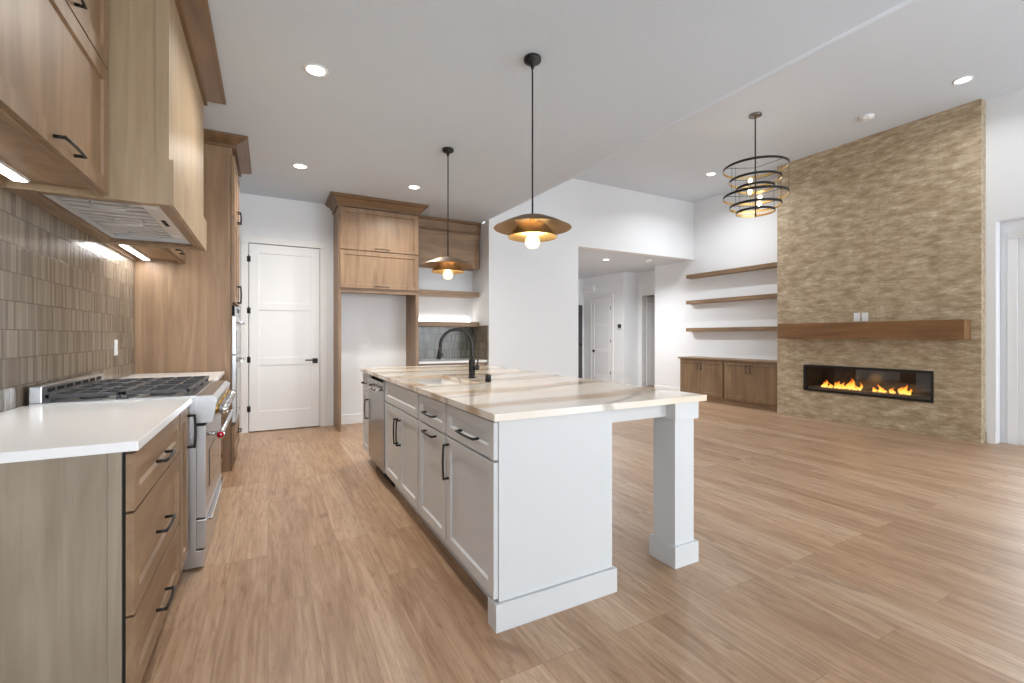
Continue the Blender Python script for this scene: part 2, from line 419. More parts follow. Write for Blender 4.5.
c.box(7.48, 7.58, 1.84, 2.02, 0, GC); c.box(7.48, 7.58, -1.6, 1.84, 2.34, GC); c.box(7.48, 7.58, -3.3, -1.6, 0, GC)
struct('wall_outer', c, M['wall'])
c = MB()                                                # wall behind the camera with two window openings
c.box(-1.15, -.4, -3.3, -3.15, 0, KC); c.box(-.4, 2.2, -3.3, -3.15, 0, .4); c.box(-.4, 2.2, -3.3, -3.15, 2.5, GC)
c.box(2.2, 3.4, -3.3, -3.15, 0, GC); c.box(3.4, 7.0, -3.3, -3.15, 0, .4); c.box(3.4, 7.0, -3.3, -3.15, 3.0, GC); c.box(7.0, 7.95, -3.3, -3.15, 0, GC)
struct('wall_back', c, M['wall'])
def window(name, x0, x1, z0, z1, nm):
    c = MB()
    for a, b, p, q in ((x0, x1, z0, z0+.07), (x0, x1, z1-.07, z1), (x0, x0+.07, z0, z1), (x1-.07, x1, z0, z1)): c.box(a, b, -3.27, -3.18, p, q)
    for i in range(1, nm):
        m = x0+(x1-x0)*i/nm; c.box(m-.03, m+.03, -3.26, -3.19, z0, z1)
    f = struct(name, c, M['trim'])
    MB().box(x0+.06, x1-.06, -3.235, -3.225, z0+.06, z1-.06).make('pane', M['pane'], f)
window('window_1', -.4, 2.2, .4, 2.5, 2); window('window_2', 3.4, 7.0, .4, 3.0, 3)
# hall beyond the header
c = MB()
c.box(4.5, 4.62, 6.5505, 10.2, 0, HC); c.box(4.5, 7.62, 10.0, 10.12, 0, HC)
struct('wall_hall', c, M['wall'])
struct('wall_hall_right', MB().box(7.62, 8.1, 8.42, 10.0, 0, HC), M['wall'])
c = MB(); c.box(8.1, 8.2, 8.28, 9.2, 0, HC); c.box(8.1, 8.2, 7.5, 8.28, 2.22, HC); c.box(8.1, 8.2, 6.7, 7.5, 0, HC)
c.box(7.92, 8.1, 7.33, 7.45, 0, HC)
struct('wall_alcove', c, M['wall'])
c = MB(); c.box(9.3, 9.4, 6.8, 9.2, 0, HC); c.box(8.2, 9.4, 9.1, 9.2, 0, HC); c.box(8.2, 9.4, 6.7, 6.8, 0, HC)
struct('wall_side_room', c, M['wall'])

# baseboards
BB = [(0, 0), (.014, 0), (.014, .125), (.008, .135), (0, .135)]
struct('baseboard_far', MB().sweep([(.712, FW), (.795, FW)], BB), M['trim'])
struct('baseboard_recess', MB().sweep([(.834, FW), (1.81, FW)], BB), M['trim'])
struct('baseboard_header', MB().sweep([(3.04, 6.40), (4.76, 6.40)], BB), M['trim'])
struct('baseboard_right', MB().sweep([(7.68, 6.55), (7.68, 7.47)][::-1], BB), M['trim'])
struct('baseboard_hall', MB().sweep([(7.62, 8.42), (7.62, 8.62)][::-1], BB), M['trim'])
struct('baseboard_living', MB().sweep([(7.33, 2.005), (7.33, 1.938)], BB), M['trim'])

# ------------------------------------------------------------------ doors
def casing(name, axis, at, a0, a1, top, wd=.085, th=.018, sgn=-1):
    c = MB()
    def bx(p, q, z0, z1):
        if axis == 'X': c.box(p, q, at, at+sgn*th, z0, z1, .004)
        else: c.box(at, at+sgn*th, p, q, z0, z1, .004)
    bx(a0-wd, a0, 0, top); bx(a1, a1+wd, 0, top); bx(a0-wd, a1+wd, top+.0005, top+wd)
    return struct(name, c, M['trim'])
def panel_door(name, F, w, h, rails, mat, stile=.11, t=.035):
    """moulded door leaf with sunk panels between rails = [(z0, z1), ...]"""
    O, U, N = F; Z = V((0, 0, 1)); c = MB(); P = lambda u, v, n: O+U*u+Z*v+N*n
    def bx(u0, u1, v0, v1, n0, n1):
        a, b = P(u0, v0, n0), P(u1, v1, n1); c.box(a.x, b.x, a.y, b.y, a.z, b.z, .003)
    bx(0, stile, 0, h, 0, t); bx(w-stile, w, 0, h, 0, t)
    zs = [0]+[z for r in rails for z in r]+[h]
    for z0, z1 in zip(zs[::2], zs[1::2]): bx(stile-.002, w-stile+.002, z0, z1, 0, t-.0004)
    for z0, z1 in rails: bx(stile-.004, w-stile+.004, z0-.004, z1+.004, .004, t-.011)
    return struct(name, c, mat)
def hinge(p, F, v, u):
    O, U, N = F; c = MB(); q = O+U*u+V((0, 0, v)); 
    c.tube([q+N*.042-V((0, 0, .04)), q+N*.042+V((0, 0, .04))], .006, 8)
    a = q-U*.02+N*.034; b = q+U*.02+N*.04; c.box(a.x, b.x, a.y, b.y, v-.036, v+.036)
    return c.make('hinge', M['black'], p)
def lever(p, F, u, v, sgn):
    O, U, N = F; q = O+U*u+V((0, 0, v)); c = MB()
    a = q-U*.033+N*.035; b = q+U*.033+N*.045; c.box(a.x, b.x, a.y, b.y, v-.033, v+.033, .002)
    c.tube([q+N*.04, q+N*.085], .010, 10)
    c.tube([q+N*.08, q+N*.085+U*sgn*.05, q+N*.083+U*sgn*.125], [.010, .009, .008], 8)
    return c.make('lever_handle', M['black'], p)
F = (V((-.212, FW+.02, .012)), UX, NY)
d1 = panel_door('door_1', F, .832, 2.408, [(.25, .845), (.94, 1.56), (1.655, 2.29)], M['door'])
for z in (.30, .93, 1.56, 2.22): hinge(d1, F, z, -.004)
lever(d1, F, .775, .90, -1)
casing('trim_1', 'X', FW, -.22, .625, 2.43)
F = (V((7.645, 8.87, .012)), UY, NX)
d2 = panel_door('door_2', F, .76, 2.19, [(.22, .80), (.89, 1.45), (1.54, 2.08)], M['door'], .1)
for z in (.3, 1.1, 1.95): hinge(d2, F, z, 0)
lever(d2, F, .69, .84, -1)
casing('trim_2', 'Y', 7.62, 8.86, 9.64, 2.21, .075)
F = (V((8.205, 8.27, .012)), V((.985, -.17, 0)), V((-.17, -.985, 0)))
c = MB()
for u0, u1, v0, v1, n0, n1 in ((0, .74, 0, 2.19, 0, .035), (.1, .64, .2, .9, .03, .04), (.1, .64, 1.0, 1.95, .03, .04)):
    pts = [F[0]+F[1]*u+F[2]*n for u, n in ((u0, n0), (u1, n0), (u1, n1), (u0, n1))]
    c.prism([(p.x, p.y) for p in pts], 'Z', .012+v0, .012+v1)
d3 = struct('door_3', c, M['door'])
MB().tube([(8.87, 8.11, .96), (8.865, 8.06, .96), (8.77, 8.07, .96)], .009, 8).make('lever_handle', M['black'], d3)
casing('trim_3', 'Y', 8.1, 7.58, 8.28, 2.22, .075)
# dark front door at the end of the hall
F = (V((6.62, 9.985, .012)), UX, NY)
d4 = panel_door('door_4', F, .92, 2.06, [(.25, .9), (1.0, 1.9)], M['dark_door'], .13, .03)
lever(d4, F, .86, 1.0, -1)
casing('trim_4', 'X', 10.0, 6.61, 7.545, 2.08, .07)
# glazed patio door in the recess at the right edge
c = MB()
c.box(7.463, 7.4795, 1.80, 1.88, 0, 2.335, .003); c.box(7.463, 7.4795, -1.68, 1.88, 2.3355, 2.415, .003); c.box(7.463, 7.4795, -1.68, -1.6, 0, 2.335, .003)
struct('trim_5', c, M['trim'])
c = MB()
for y0, y1 in ((1.58, 1.835), (.75, .86), (-.16, -.05), (-1.07, -.96), (-1.6, -1.5)): c.box(7.50, 7.55, y0, y1, .0, 2.335, .003)
c.box(7.503, 7.547, -1.55, 1.80, 2.22, 2.333); c.box(7.503, 7.547, -1.55, 1.80, 0.001, .1)
d5 = struct('door_5', c, M['trim'])
MB().box(7.522, 7.528, -1.5, 1.59, .1, 2.22).make('pane', M['pane'], d5)

# ================================================================== kitchen, left run
CROWN = lambda z0, out: [(0, z0), (.020, z0), (.020, z0+.018), (.008, z0+.024), (.014, z0+.034), (out*.55, KC-.044), (out-.020, KC-.034), (out-.020, KC-.024), (out, KC-.021), (out, KC-.002), (0, KC-.002)]
def fr(o, U, N): return (V(o), U, N)
# near base cabinet: three drawers and a narrow pull-out beside the range
X0 = -.385                                             # carcass front
t = thing('base_cabinet', 'stained maple base cabinet with three drawers nearest the camera, left of the range', 'cabinet', (-.68, 2.32, 0))
MB().box(LW, X0, 1.80, 2.875, .105, .88).make('carcass', M['cab'], t)
MB().box(LW, X0-.075, 1.80, 2.875, 0, .1045).make('toe_kick', M['cab_y'], t)
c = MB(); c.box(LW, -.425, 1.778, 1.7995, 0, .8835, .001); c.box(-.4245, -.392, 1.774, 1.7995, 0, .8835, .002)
c.make('end_panel', M['cab_daylit'], t)
MB().box(-.3915, -.3865, 1.782, 1.7995, .0, .8835).make('shadow_gap', M['gap'], t)
for z0, z1 in ((.696, .872), (.376, .688), (.112, .368)):
    f = fr((X0+.001, 1.783, z0), UY, PX)
    d = MB().frame(f, .80, z1-z0, .022, .06).make('drawer', M['cab_y'], t)
    MB().pull(f, .385, (z1-z0)*.44, .16, off=.022).make('bar_pull', M['black'], d)
f = fr((X0+.001, 2.615, .112), UY, PX)
d = MB().frame(f, .235, .76, .022, .06).make('door', M['cab'], t)
MB().pull(f, .205, .635, .16, True, off=.022).make('bar_pull', M['black'], d)
c = MB().box(LW+.002, -.348, 1.755, 2.882, .885, .915, .003).make('countertop', M['quartz'])
tag(c, 'white quartz countertop in the left foreground, in front of the range', 'countertop')

# range
RY0, RY1 = 2.889, 3.803
t = thing('range', 'stainless steel professional gas range with a red badge on its handle', 'range', (-.63, 3.346, 0))
c = MB(); c.box(LW+.02, -.335, RY0, RY1, .10, .905, .002); c.make('body', M['steel'], t)
c = MB(); c.box(-.90, -.30, RY0+.006, RY1-.006, .012, .0995, .002); c.make('toe_panel', M['steel'], t)
c = MB(); c.prism([(-.3345, .775), (-.262, .775), (-.238, .90), (-.262, .918), (-.3345, .918)], 'Y', RY0, RY1); c.make('control_panel', M['steel'], t)
MB().box(-.334, -.30, RY0+.004, RY1-.004, .762, .7745).make('shadow_gap', M['gap'], t)
c = MB(); c.box(LW+.02, -.335, RY0, RY1, .9055, .922, .002); c.make('cooktop', M['steel'], t)
c = MB(); c.box(-.970, -.925, RY0, RY1, .9225, 1.0, .004)
c.mi = 1
for i in range(7):
    y = RY0+.06+i*.117; c.box(-.9255, -.9235, y, y+.085, .966, .984)
c.make('backguard', [M['steel'], M['gap']], t)
for j in range(2):                                     # cast iron grates: three wide, split front and back
    for i in range(3):
        y0 = RY0+.012+i*.297; y1 = y0+.292; x0 = -.918+j*.280; x1 = x0+.276
        c = MB(); h = .958
        for a, b, p, q in ((x0, x0+.016, y0, y1), (x1-.016, x1, y0, y1), (x0, x1, y0, y0+.016), (x0, x1, y1-.016, y1)): c.box(a, b, p, q, h-.016, h, .002)
        for q in range(1, 3):
            xm = x0+(x1-x0)*q/3; c.box(xm-.005, xm+.005, y0+.014, y1-.014, h-.016, h, .001)
        ym = (y0+y1)/2; c.box(x0+.014, x1-.014, ym-.006, ym+.006, h-.018, h-.001, .001)
        for xa in (x0+.004, x1-.02):
            for ya in (y0+.002, y1-.018): c.box(xa, xa+.016, ya, ya+.016, .9225, h-.01)
        g = c.make('grate', M['iron'], t)
        b = MB(); b.lathe([(.0, .9225), (.055, .9225), (.055, .931), (.04, .934), (.036, .942), (0, .943)], ((x0+x1)/2, ym, 0), 20)
        b.make('burner', M['iron'], t)
for i in range(6):                                     # knobs on the sloping fascia
    y = RY0+.085+i*.147; n = V((.982, 0, -.189)); p = V((-.250, y, .838))
    b = MB(); b.tube([p-n*.002, p+n*.008], [.031, .029], 20); o = b.make('knob_bezel', M['brass'], t)
    b = MB(); b.tube([p+n*.0082, p+n*.044, p+n*.052], [.027, .026, .022], 20); b.make('knob', M['chrome'], o)
def oven_door(z0, z1, win):
    c = MB(); c.box(-.3345, -.292, RY0+.004, RY1-.004, z0, z1, .004)
    d = c.make('oven_door', M['steel'], t)
    if win:
        MB().box(-.2915, -.288, RY0+.16, RY1-.16, z0+.12, z1-.16, .001).make('window', M['oven_glass'], d)
    c = MB(); zh = z1-.055; c.tube([(-.225, RY0+.03, zh), (-.225, RY1-.03, zh)], .014, 14)
    h = c.make('handle', M['steel'], d)
    for y in (RY0+.07, RY1-.07): MB().tube([(-.29, y, zh), (-.239, y, zh)], .011, 10).make('bracket', M['chrome'], h)
    return d, zh
d, zh = oven_door(.27, .758, True)
# round enamel badge on the near end of the handle
b = MB(); b.lathe([(0, RY0+.029), (.021, RY0+.029), (.021, RY0+.013), (.019, RY0+.011), (0, RY0+.011)], (-.225, 0, zh), 24, 'Y')
b.mi = 1; b.lathe([(0, RY0+.0108), (.0165, RY0+.0108), (.0165, RY0+.0095), (0, RY0+.0095)], (-.225, 0, zh), 24, 'Y')
b.mi = 0; b.lathe([(0, RY0+.0094), (.005, RY0+.0094), (.005, RY0+.0085), (0, RY0+.0085)], (-.225, 0, zh), 12, 'Y')
b.make('badge', [M['chrome'], M['red']], d)
c = MB(); c.box(-.3345, -.290, RY0+.004, RY1-.004, .108, .262, .004); d = c.make('warming_drawer', M['steel'], t)
MB().box(-.2895, -.268, RY0+.06, RY1-.06, .236, .250, .003).make('lip_pull', M['chrome'], d)

# far base cabinet and counter
t = thing('base_cabinet', 'stained maple base cabinet between the range and the tall oven cabinet', 'cabinet', (-.68, 4.3, 0))
MB().box(LW, X0, 3.812, 4.867, .105, .88).make('carcass', M['cab'], t)
MB().box(LW, X0-.075, 3.812, 4.867, 0, .1045).make('toe_kick', M['cab_y'], t)
for z0, z1 in ((.712, .872), (.392, .704), (.112, .384)):
    f = fr((X0+.001, 3.82, z0), UY, PX); d = MB().frame(f, 1.03, z1-z0, .022, .06).make('drawer', M['cab_y'], t)
    MB().pull(f, .485, (z1-z0)*.56, .16, off=.022).make('bar_pull', M['black'], d)
c = MB().box(LW+.002, -.348, 3.808, 4.868, .885, .915, .003).make('countertop', M['quartz'])
tag(c, 'white quartz countertop between the range and the tall oven cabinet', 'countertop')

# stick tile backsplash and its outlets
c = MB(); c.box(LW-.011, LW-.0005, 1.2, 4.868, .885, 2.07)
tag(c.make('tile_backsplash', M['tile']), 'taupe glazed stick tile backsplash behind the range', 'backsplash')
def outlet(p, U, N, label, slots=True, w=.07, h=.115, rocker=True):
    F = fr(p, U, N); O = F[0]; c = MB(); Z = V((0, 0, 1))
    def bx(u0, u1, v0, v1, n0, n1, bev=0):
        a = O+U*u0+Z*v0+N*n0; b = O+U*u1+Z*v1+N*n1; c.box(a.x, b.x, a.y, b.y, a.z, b.z, bev)
    bx(-w/2, w/2, -h/2, h/2, 0, .006, .002)
    if rocker: bx(-.017, .017, -.034, .034, .0062, .009, .001)
    c.mi = 1
    if slots:
        for v in (-.018, .018):
            for u in (-.006, .006): bx(u-.0012, u+.0012, v-.005, v+.005, .0091, .0094)
    return tag(c.make('wall_outlet', [M['plate'], M['gap']]), label, 'outlet')
outlet((LW, 4.33, 1.15), UY, PX, 'white outlet on the stick tile backsplash behind the range')

# wall cabinets left and right of the hood
def wall_cab(y0, y1, label, dy0, dy1, cr):
    t = thing('upper_cabinet', label, 'cabinet', (-.8, (y0+y1)/2, 1.86)); XF = -.657
    c = MB(); c.box(LW, XF, y0, y1, 1.89, 2.955); c.make('carcass', M['cab'], t)
    c = MB(); c.box(XF-.02, XF, y0, y1, 1.862, 1.8895); c.box(LW, LW+.02, y0, y1, 1.862, 1.8895); c.make('light_rail', M['cab_y'], t)
    for k, (z0, z1, hz) in enumerate(((1.872, 2.428, .035), (2.436, 2.94, .035))):
        f = fr((XF+.0005, dy0, z0), UY, PX); w_ = dy1-dy0
        d = MB().frame(f, w_, z1-z0, .022, .065).make('door', M['cab'], t)
        MB().pull(f, w_*.5, hz, .19, off=.022).make('bar_pull', M['black'], d)
    c = MB(); c.sweep([(XF+.022, y0), (XF+.022, y1)], CROWN(2.945, cr)); c.box(LW, XF+.022, y0, y1, 2.9555, KC-.002)
    c.make('crown', M['crown_y'], t)
    return t
wall_cab(1.60, 2.678, 'stained maple wall cabinet in the upper left corner beside the range hood', 1.66, 2.668, .10)
wall_cab(4.025, 4.867, 'small stained maple wall cabinet between the range hood and the tall oven cabinet', 4.035, 4.855, .10)
for y0, y1, lab in ((1.9, 2.62, 'lit under-cabinet strip light below the upper left wall cabinet'), (4.10, 4.83, 'lit under-cabinet strip light in the corner by the tall oven cabinet')):
    t = thing('strip_light', lab, 'light', (-.90, (y0+y1)/2, 1.888))
    c = MB(); c.box(-.925, -.875, y0, y1, 1.876, 1.8895); c.make('housing', M['plate'], t)
    MB().box(-.920, -.880, y0+.01, y1-.01, 1.872, 1.8758).make('lens', M['led'], t)
    area('strip_light_glow', (-.90, (y0+y1)/2, 1.868), (0, 0, 0), .04, y1-y0-.04, 2.8, (1, .985, .97))

# range hood: timber surround with a stainless insert
HY0, HY1 = 2.688, 4.018
t = thing('range_hood', 'pale maple range hood surround rising to the ceiling above the range', 'range hood', (-.7, 3.35, 1.86))
c = MB(); c.box(LW, -.425, HY0+.012, HY1-.012, 2.08, 2.985); c.make('chimney', M['pale'], t)
c = MB()
for y in (HY0+.0045,): c.box(-.470, -.4245, y, y+.007, 2.0805, 2.985)
c.box(-.4245, -.418, HY0+.005, HY1-.005, 2.0805, 2.985); c.make('corner_stile', M['pale'], t)
c = MB()
c.box(LW, -.40, HY0, HY0+.02, 1.862, 2.08); c.box(LW, -.40, HY1-.02, HY1, 1.862, 2.08); c.box(-.42, -.40, HY0+.02, HY1-.02, 1.862, 2.08)
c.make('apron_band', M['pale'], t)
c = MB(); c.box(-.4205, -.445, HY0+.0205, HY1-.0205, 1.868, 1.885); c.box(-.4455, -.475, HY0+.0205, HY1-.0205, 1.876, 1.893)
c.box(LW, -.476, HY0+.0205, HY0+.085, 1.868, 1.89); c.box(LW, -.476, HY1-.085, HY1-.0205, 1.868, 1.89); c.box(LW, -.925, HY0+.086, HY1-.086, 1.868, 1.89)
c.make('bottom_frame', M['cab_y'], t)
c = MB(); c.sweep([(-.52, HY0), (-.418, HY0), (-.418, HY1), (-.52, HY1)], [(0, 2.945), (.022, 2.945), (.022, 2.965), (.008, 2.972), (.03, 2.985), (.105, KC-.034), (.105, KC-.026), (.132, KC-.022), (.132, KC-.002), (0, KC-.002)])
c.make('crown', M['crown_y'], t)
t = thing('hood_insert', 'stainless steel vent insert with baffle filters under the range hood', 'vent', (-.7, 3.35, 1.90))
c = MB(); IX0, IX1, IY0, IY1 = -.92, -.480, HY0+.09, HY1-.09
c.box(IX0, IX1, IY0, IY1, 1.945, 1.97); c.box(IX0, IX0+.015, IY0, IY1, 1.89, 1.945); c.box(IX1-.015, IX1, IY0, IY1, 1.89, 1.945)
c.box(IX0+.016, IX1-.016, IY0, IY0+.015, 1.89, 1.945); c.box(IX0+.016, IX1-.016, IY1-.015, IY1, 1.89, 1.945)
c.make('shell', M['hood_steel'], t)
n = 3; L = (IY1-IY0-.05)/n
for i in range(n):
    y0 = IY0+.025+i*L; c = MB()
    x1 = IX1-.10
    c.box(IX0+.02, x1, y0, y0+.012, 1.908, 1.93); c.box(IX0+.02, x1, y0+L-.014, y0+L-.002, 1.908, 1.93)
    for q in range(4):
        ya = y0+.016+q*(L-.034)/4; c.box(IX0+.02, x1, ya, ya+(L-.034)/4*.56, 1.910, 1.918, .002)
    c.mi = 1; c.box(IX0+.021, x1-.001, y0+.013, y0+L-.015, 1.920, 1.924)
    fl = c.make('baffle_filter', [M['hood_steel'], M['gap']], t)
    c = MB(); ym = y0+L/2; c.tube([(-.78, ym, 1.909), (-.78, ym, 1.885), (-.775, ym, 1.880), (-.645, ym, 1.880), (-.64, ym, 1.885), (-.64, ym, 1.909)], .005, 8)
    c.make('filter_handle', M['hood_steel'], fl)
c = MB(); c.box(IX1-.095, IX1-.018, IY0+.02, IY1-.02, 1.905, 1.93, .003); c.make('control_strip', M['hood_steel'], t)
for i in range(4): MB().lathe([(0, 1.904), (.011, 1.904), (.011, 1.898), (0, 1.898)], (IX1-.055, 3.28+i*.04, 0), 14).make('button', M['black'], t)
for y in (IY0+.16, IY1-.2): MB().box(IX1-.085, IX1-.03, y-.05, y+.05, 1.900, 1.9045).make('hood_lamp', M['plate'], t)

# tall oven cabinet and the pantry cabinet beyond it
XF = -.292
t = thing('oven_cabinet', 'tall stained maple oven cabinet at the end of the counter', 'cabinet', (-.64, 5.23, 0))
c = MB(); c.box(LW, XF, 4.871, 4.892, 0, 2.97); c.box(LW, XF, 5.66, 5.68, 0, 2.97); c.box(LW, XF, 4.893, 5.659, 1.53, 2.97); c.box(LW, XF, 4.893, 5.659, .105, .41); c.box(LW, LW+.02, 4.893, 5.659, .41, 1.53)
c.make('carcass', M['cab'], t)
MB().box(LW, XF-.07, 4.893, 5.659, 0, .1045).make('toe_kick', M['cab_y'], t)
MB().box(-.3005, -.2960, 4.8695, 4.8708, .0, 2.90).make('shadow_gap', M['gap'], t)
for y0 in (4.880, 5.276):
    for z0, z1, hz, L in ((1.545, 2.325, .10, .16), (2.335, 2.89, .075, .10)):
        f = fr((XF+.0005, y0, z0), UY, PX); d = MB().frame(f, .392, z1-z0, .022, .06).make('door', M['cab'], t)
        MB().pull(f, .358 if y0 < 5 else .034, hz, L, True, off=.022).make('bar_pull', M['black'], d)
f = fr((XF+.0005, 4.880, .112), UY, PX); d = MB().frame(f, .788, .29, .022, .06).make('drawer', M['cab_y'], t)
MB().pull(f, .394, .18, .16, off=.022).make('bar_pull', M['black'], d)
c = MB(); c.sweep([(-.52, 4.871), (XF+.022, 4.871), (XF+.022, 5.68), (LW, 5.68)], CROWN(2.955, .11)); c.box(LW, XF+.022, 4.871, 5.68, 2.971, KC-.002); c.make('crown', M['crown_y'], t)
t = thing('wall_oven', 'built-in double wall oven with bright handles in the tall cabinet', 'oven', (-.6, 5.24, .43))
MB().box(-.93, XF-.001, 4.90, 5.652, .43, 1.515).make('body', M['steel_dark'], t)
c = MB(); c.box(XF, XF+.022, 4.90, 5.652, 1.425, 1.515, .002); c.make('control_panel', M['bglass'], t)
for z0, z1 in ((1.065, 1.418), (.435, 1.057)):
    c = MB(); c.box(XF, XF+.03, 4.90, 5.652, z0, z1, .003); d = c.make('oven_door', M['steel'], t)
    MB().box(XF+.0305, XF+.033, 4.98, 5.57, z0+.05, z1-.13).make('window', M['bglass'], d)
    c = MB(); zh = z1-.055; c.tube([(XF+.075, 4.94, zh), (XF+.075, 5.61, zh)], .012, 12); h = c.make('handle', M['chrome'], d)
    for y in (4.99, 5.56): MB().tube([(XF+.03, y, zh), (XF+.064, y, zh)], .009, 8).make('bracket', M['chrome'], h)
# ================================================================== far wall: fridge surround and nook
FX0, FX1, FY = .800, 1.855, 6.20
t = thing('fridge_surround', 'tall stained maple cabinet framing an empty refrigerator recess', 'cabinet', (1.34, 6.45, 0))
for a, b in ((FX0, FX0+.032), (FX1-.042, FX1)):
    MB().box(a, b, FY, FW-.001, 0, 2.93).make('side_panel', M['cab'], t)
MB().box(FX0+.0325, FX1-.0425, FY+.02, FW-.001, 1.86, 2.93).make('carcass', M['cab'], t)
MB().box(FX0+.0325, FX1-.0425, FY+.002, FY+.10, 1.805, 1.8595).make('valance', M['cab_x'], t)
for z0, z1 in ((1.862, 2.352), (2.362, 2.905)):
    f = fr((FX0+.018, FY+.0005, z0), UX, NY); d = MB().frame(f, FX1-FX0-.03, z1-z0, .022, .055).make('lift_door', M['cab'], t)
    MB().pull(f, (FX1-FX0)/2, .028, .17, off=.022).make('bar_pull', M['black'], d)
c = MB(); c.sweep([(FX0, FW-.001), (FX0, FY-.022), (FX1, FY-.022), (FX1, 6.62)], CROWN(2.915, .11)); c.box(FX0, FX1, FY-.022, FW-.001, 2.931, KC-.002); c.make('crown', M['crown_x'], t)
outlet((1.255, FW, 1.14), UX, NY, 'white outlet inside the empty refrigerator recess')

t = thing('upper_cabinet', 'shallow stained maple wall cabinet above the open shelves in the nook', 'cabinet', (2.45, 6.9, 2.02))
NX0, NX1, NF = 1.858, 3.027, 6.74
MB().box(NX0, NX1, NF, NB-.001, 2.33, 2.95).make('carcass', M['cab'], t)
f = fr((NX0+.008, NF-.0005, 2.32), UX, NY); d = MB().frame(f, NX1-NX0-.016, .545, .022, .055).make('lift_door', M['cab_x'], t)
MB().pull(f, .57, .028, .17, off=.022).make('bar_pull', M['black'], d)
c = MB(); c.sweep([(NX0, NF-.022), (NX1, NF-.022)], CROWN(2.87, .09)); c.box(NX0, NX1, NF-.022, NB-.001, 2.9505, KC-.002); c.make('crown', M['crown_x'], t)
for z0, lab in ((1.870, 'upper floating wood shelf in the nook beside the refrigerator recess'), (1.385, 'lower floating wood shelf in the nook just above the stick tile')):
    c = MB(); c.box(NX0+.001, 3.0165, 6.73, NB-.0005, z0, z0+.075, .002)
    tag(c.make('floating_shelf', M['cab_x']), lab, 'shelf', None)
t = thing('strip_light', 'lit strip light along the back of the lower nook shelf', 'light', (2.45, 7.0, 1.46))
MB().box(1.90, 3.0, NB-.03, NB-.004, 1.4605, 1.468).make('housing', M['plate'], t)
MB().box(1.91, 2.99, NB-.028, NB-.006, 1.4682, 1.471).make('lens', M['led'], t)
area('strip_light_glow', (2.45, NB-.017, 1.478), (PI, 0, 0), 1.05, .02, .9, (1, .93, .84))
c = MB(); c.box(NX0, 3.0305, NB-.012, NB-.0005, .862, 1.384); tag(c.make('tile_backsplash', M['tile_x']), 'grey green stick tile on the back wall of the nook', 'backsplash')
c = MB(); c.box(3.018, 3.0395, 6.41, NB-.013, .862, 1.40); tag(c.make('tile_backsplash', M['tile']), 'brown stick tile return on the right wall of the nook', 'backsplash')
t = thing('base_cabinet', 'stained maple base cabinet in the nook behind the island', 'cabinet', (2.45, 6.75, 0))
MB().box(NX0, 3.017, 6.47, NB-.014, .1, .825).make('carcass', M['cab'], t)
MB().box(NX0, 3.017, 6.54, NB-.014, 0, .0995).make('toe_kick', M['cab_x'], t)
for i in range(3):
    f = fr((NX0+.006+i*.382, 6.4695, .68), UX, NY); d = MB().frame(f, .375, .14, .022, .045).make('drawer', M['cab_x'], t)
    MB().pull(f, .19, .07, .14, off=.022).make('bar_pull', M['black'], d)
    f = fr((NX0+.006+i*.382, 6.4695, .11), UX, NY); d = MB().frame(f, .375, .56, .022, .055).make('door', M['cab'], t)
    MB().pull(f, .03, .45, .14, True, off=.022).make('bar_pull', M['black'], d)
c = MB().box(NX0, 3.0175, 6.43, NB-.0125, .8255, .860, .003).make('countertop', M['quartz']); tag(c, 'white quartz countertop in the nook behind the faucet', 'countertop')

# ================================================================== island
IX, IB, IY0, IY1 = .853, 1.466, 1.70, 4.70              # carcass front, carcass back, near end, far end
FXI = IX-.0005
def island_unit(name, label, y0, y1, z0=.11, z1=.8835):
    t = thing(name, label, 'cabinet', ((IX+IB)/2, (y0+y1)/2, 0))
    MB().box(IX, IB, y0, y1, z0, z1).make('carcass', M['island'], t)
    MB().box(IX+.06, IB, y0, y1, 0, z0-.0005).make('toe_kick', M['island'], t)
    return t
def front(t, name, y0, y1, z0, z1, stile=.055):
    f = fr((FXI, y0, z0), UY, NX); return f, MB().frame(f, y1-y0, z1-z0, .021, stile).make(name, M['island'], t)
ZD0, ZD1, ZR0, ZR1 = .130, .702, .713, .872
t = island_unit('island_cabinet', 'pale grey island cabinet with one drawer and one door at the end nearest the camera', 1.722, 2.285)
f, d = front(t, 'drawer', 1.706, 2.276, ZR0, ZR1, .05); MB().pull(f, .255, .062, .20).make('bar_pull', M['black'], d)
f, d = front(t, 'door', 1.706, 2.276, ZD0, ZD1); MB().pull(f, .535, .45, .175, True).make('bar_pull', M['black'], d)
t = island_unit('island_cabinet', 'pale grey island pull-out cabinet with two horizontal handles one above the other', 2.2855, 2.785)
f, d = front(t, 'drawer', 2.294, 2.774, ZR0, ZR1, .05); MB().pull(f, .235, .07, .18).make('bar_pull', M['black'], d)
f, d = front(t, 'pull_out_door', 2.294, 2.774, ZD0, ZD1); MB().pull(f, .235, .542, .18).make('bar_pull', M['black'], d)
# sink base: body is an open box so the bowl hangs free inside it
t = thing('island_cabinet', 'pale grey island sink cabinet with a pair of doors under a plain false front', 'cabinet', (1.15, 3.25, 0))
c = MB(); y0, y1 = 2.7855, 3.712
c.box(IX, IX+.018, y0, y1, .11, .8835); c.box(IB-.018, IB, y0, y1, .11, .8835); c.box(IX+.0181, IB-.0181, y0, y0+.018, .11, .8835); c.box(IX+.0181, IB-.0181, y1-.018, y1, .11, .8835); c.box(IX+.0181, IB-.0181, y0+.0181, y1-.0181, .11, .128)
c.make('carcass', M['island'], t); MB().box(IX+.06, IB, y0, y1, 0, .1095).make('toe_kick', M['island'], t)
front(t, 'false_front', 2.804, 3.702, ZR0, ZR1, .05)
for a, b, u in ((2.804, 3.250, .413), (3.256, 3.702, .033)):
    f, d = front(t, 'door', a, b, ZD0, ZD1); MB().pull(f, u, .415, .175, True).make('bar_pull', M['black'], d)
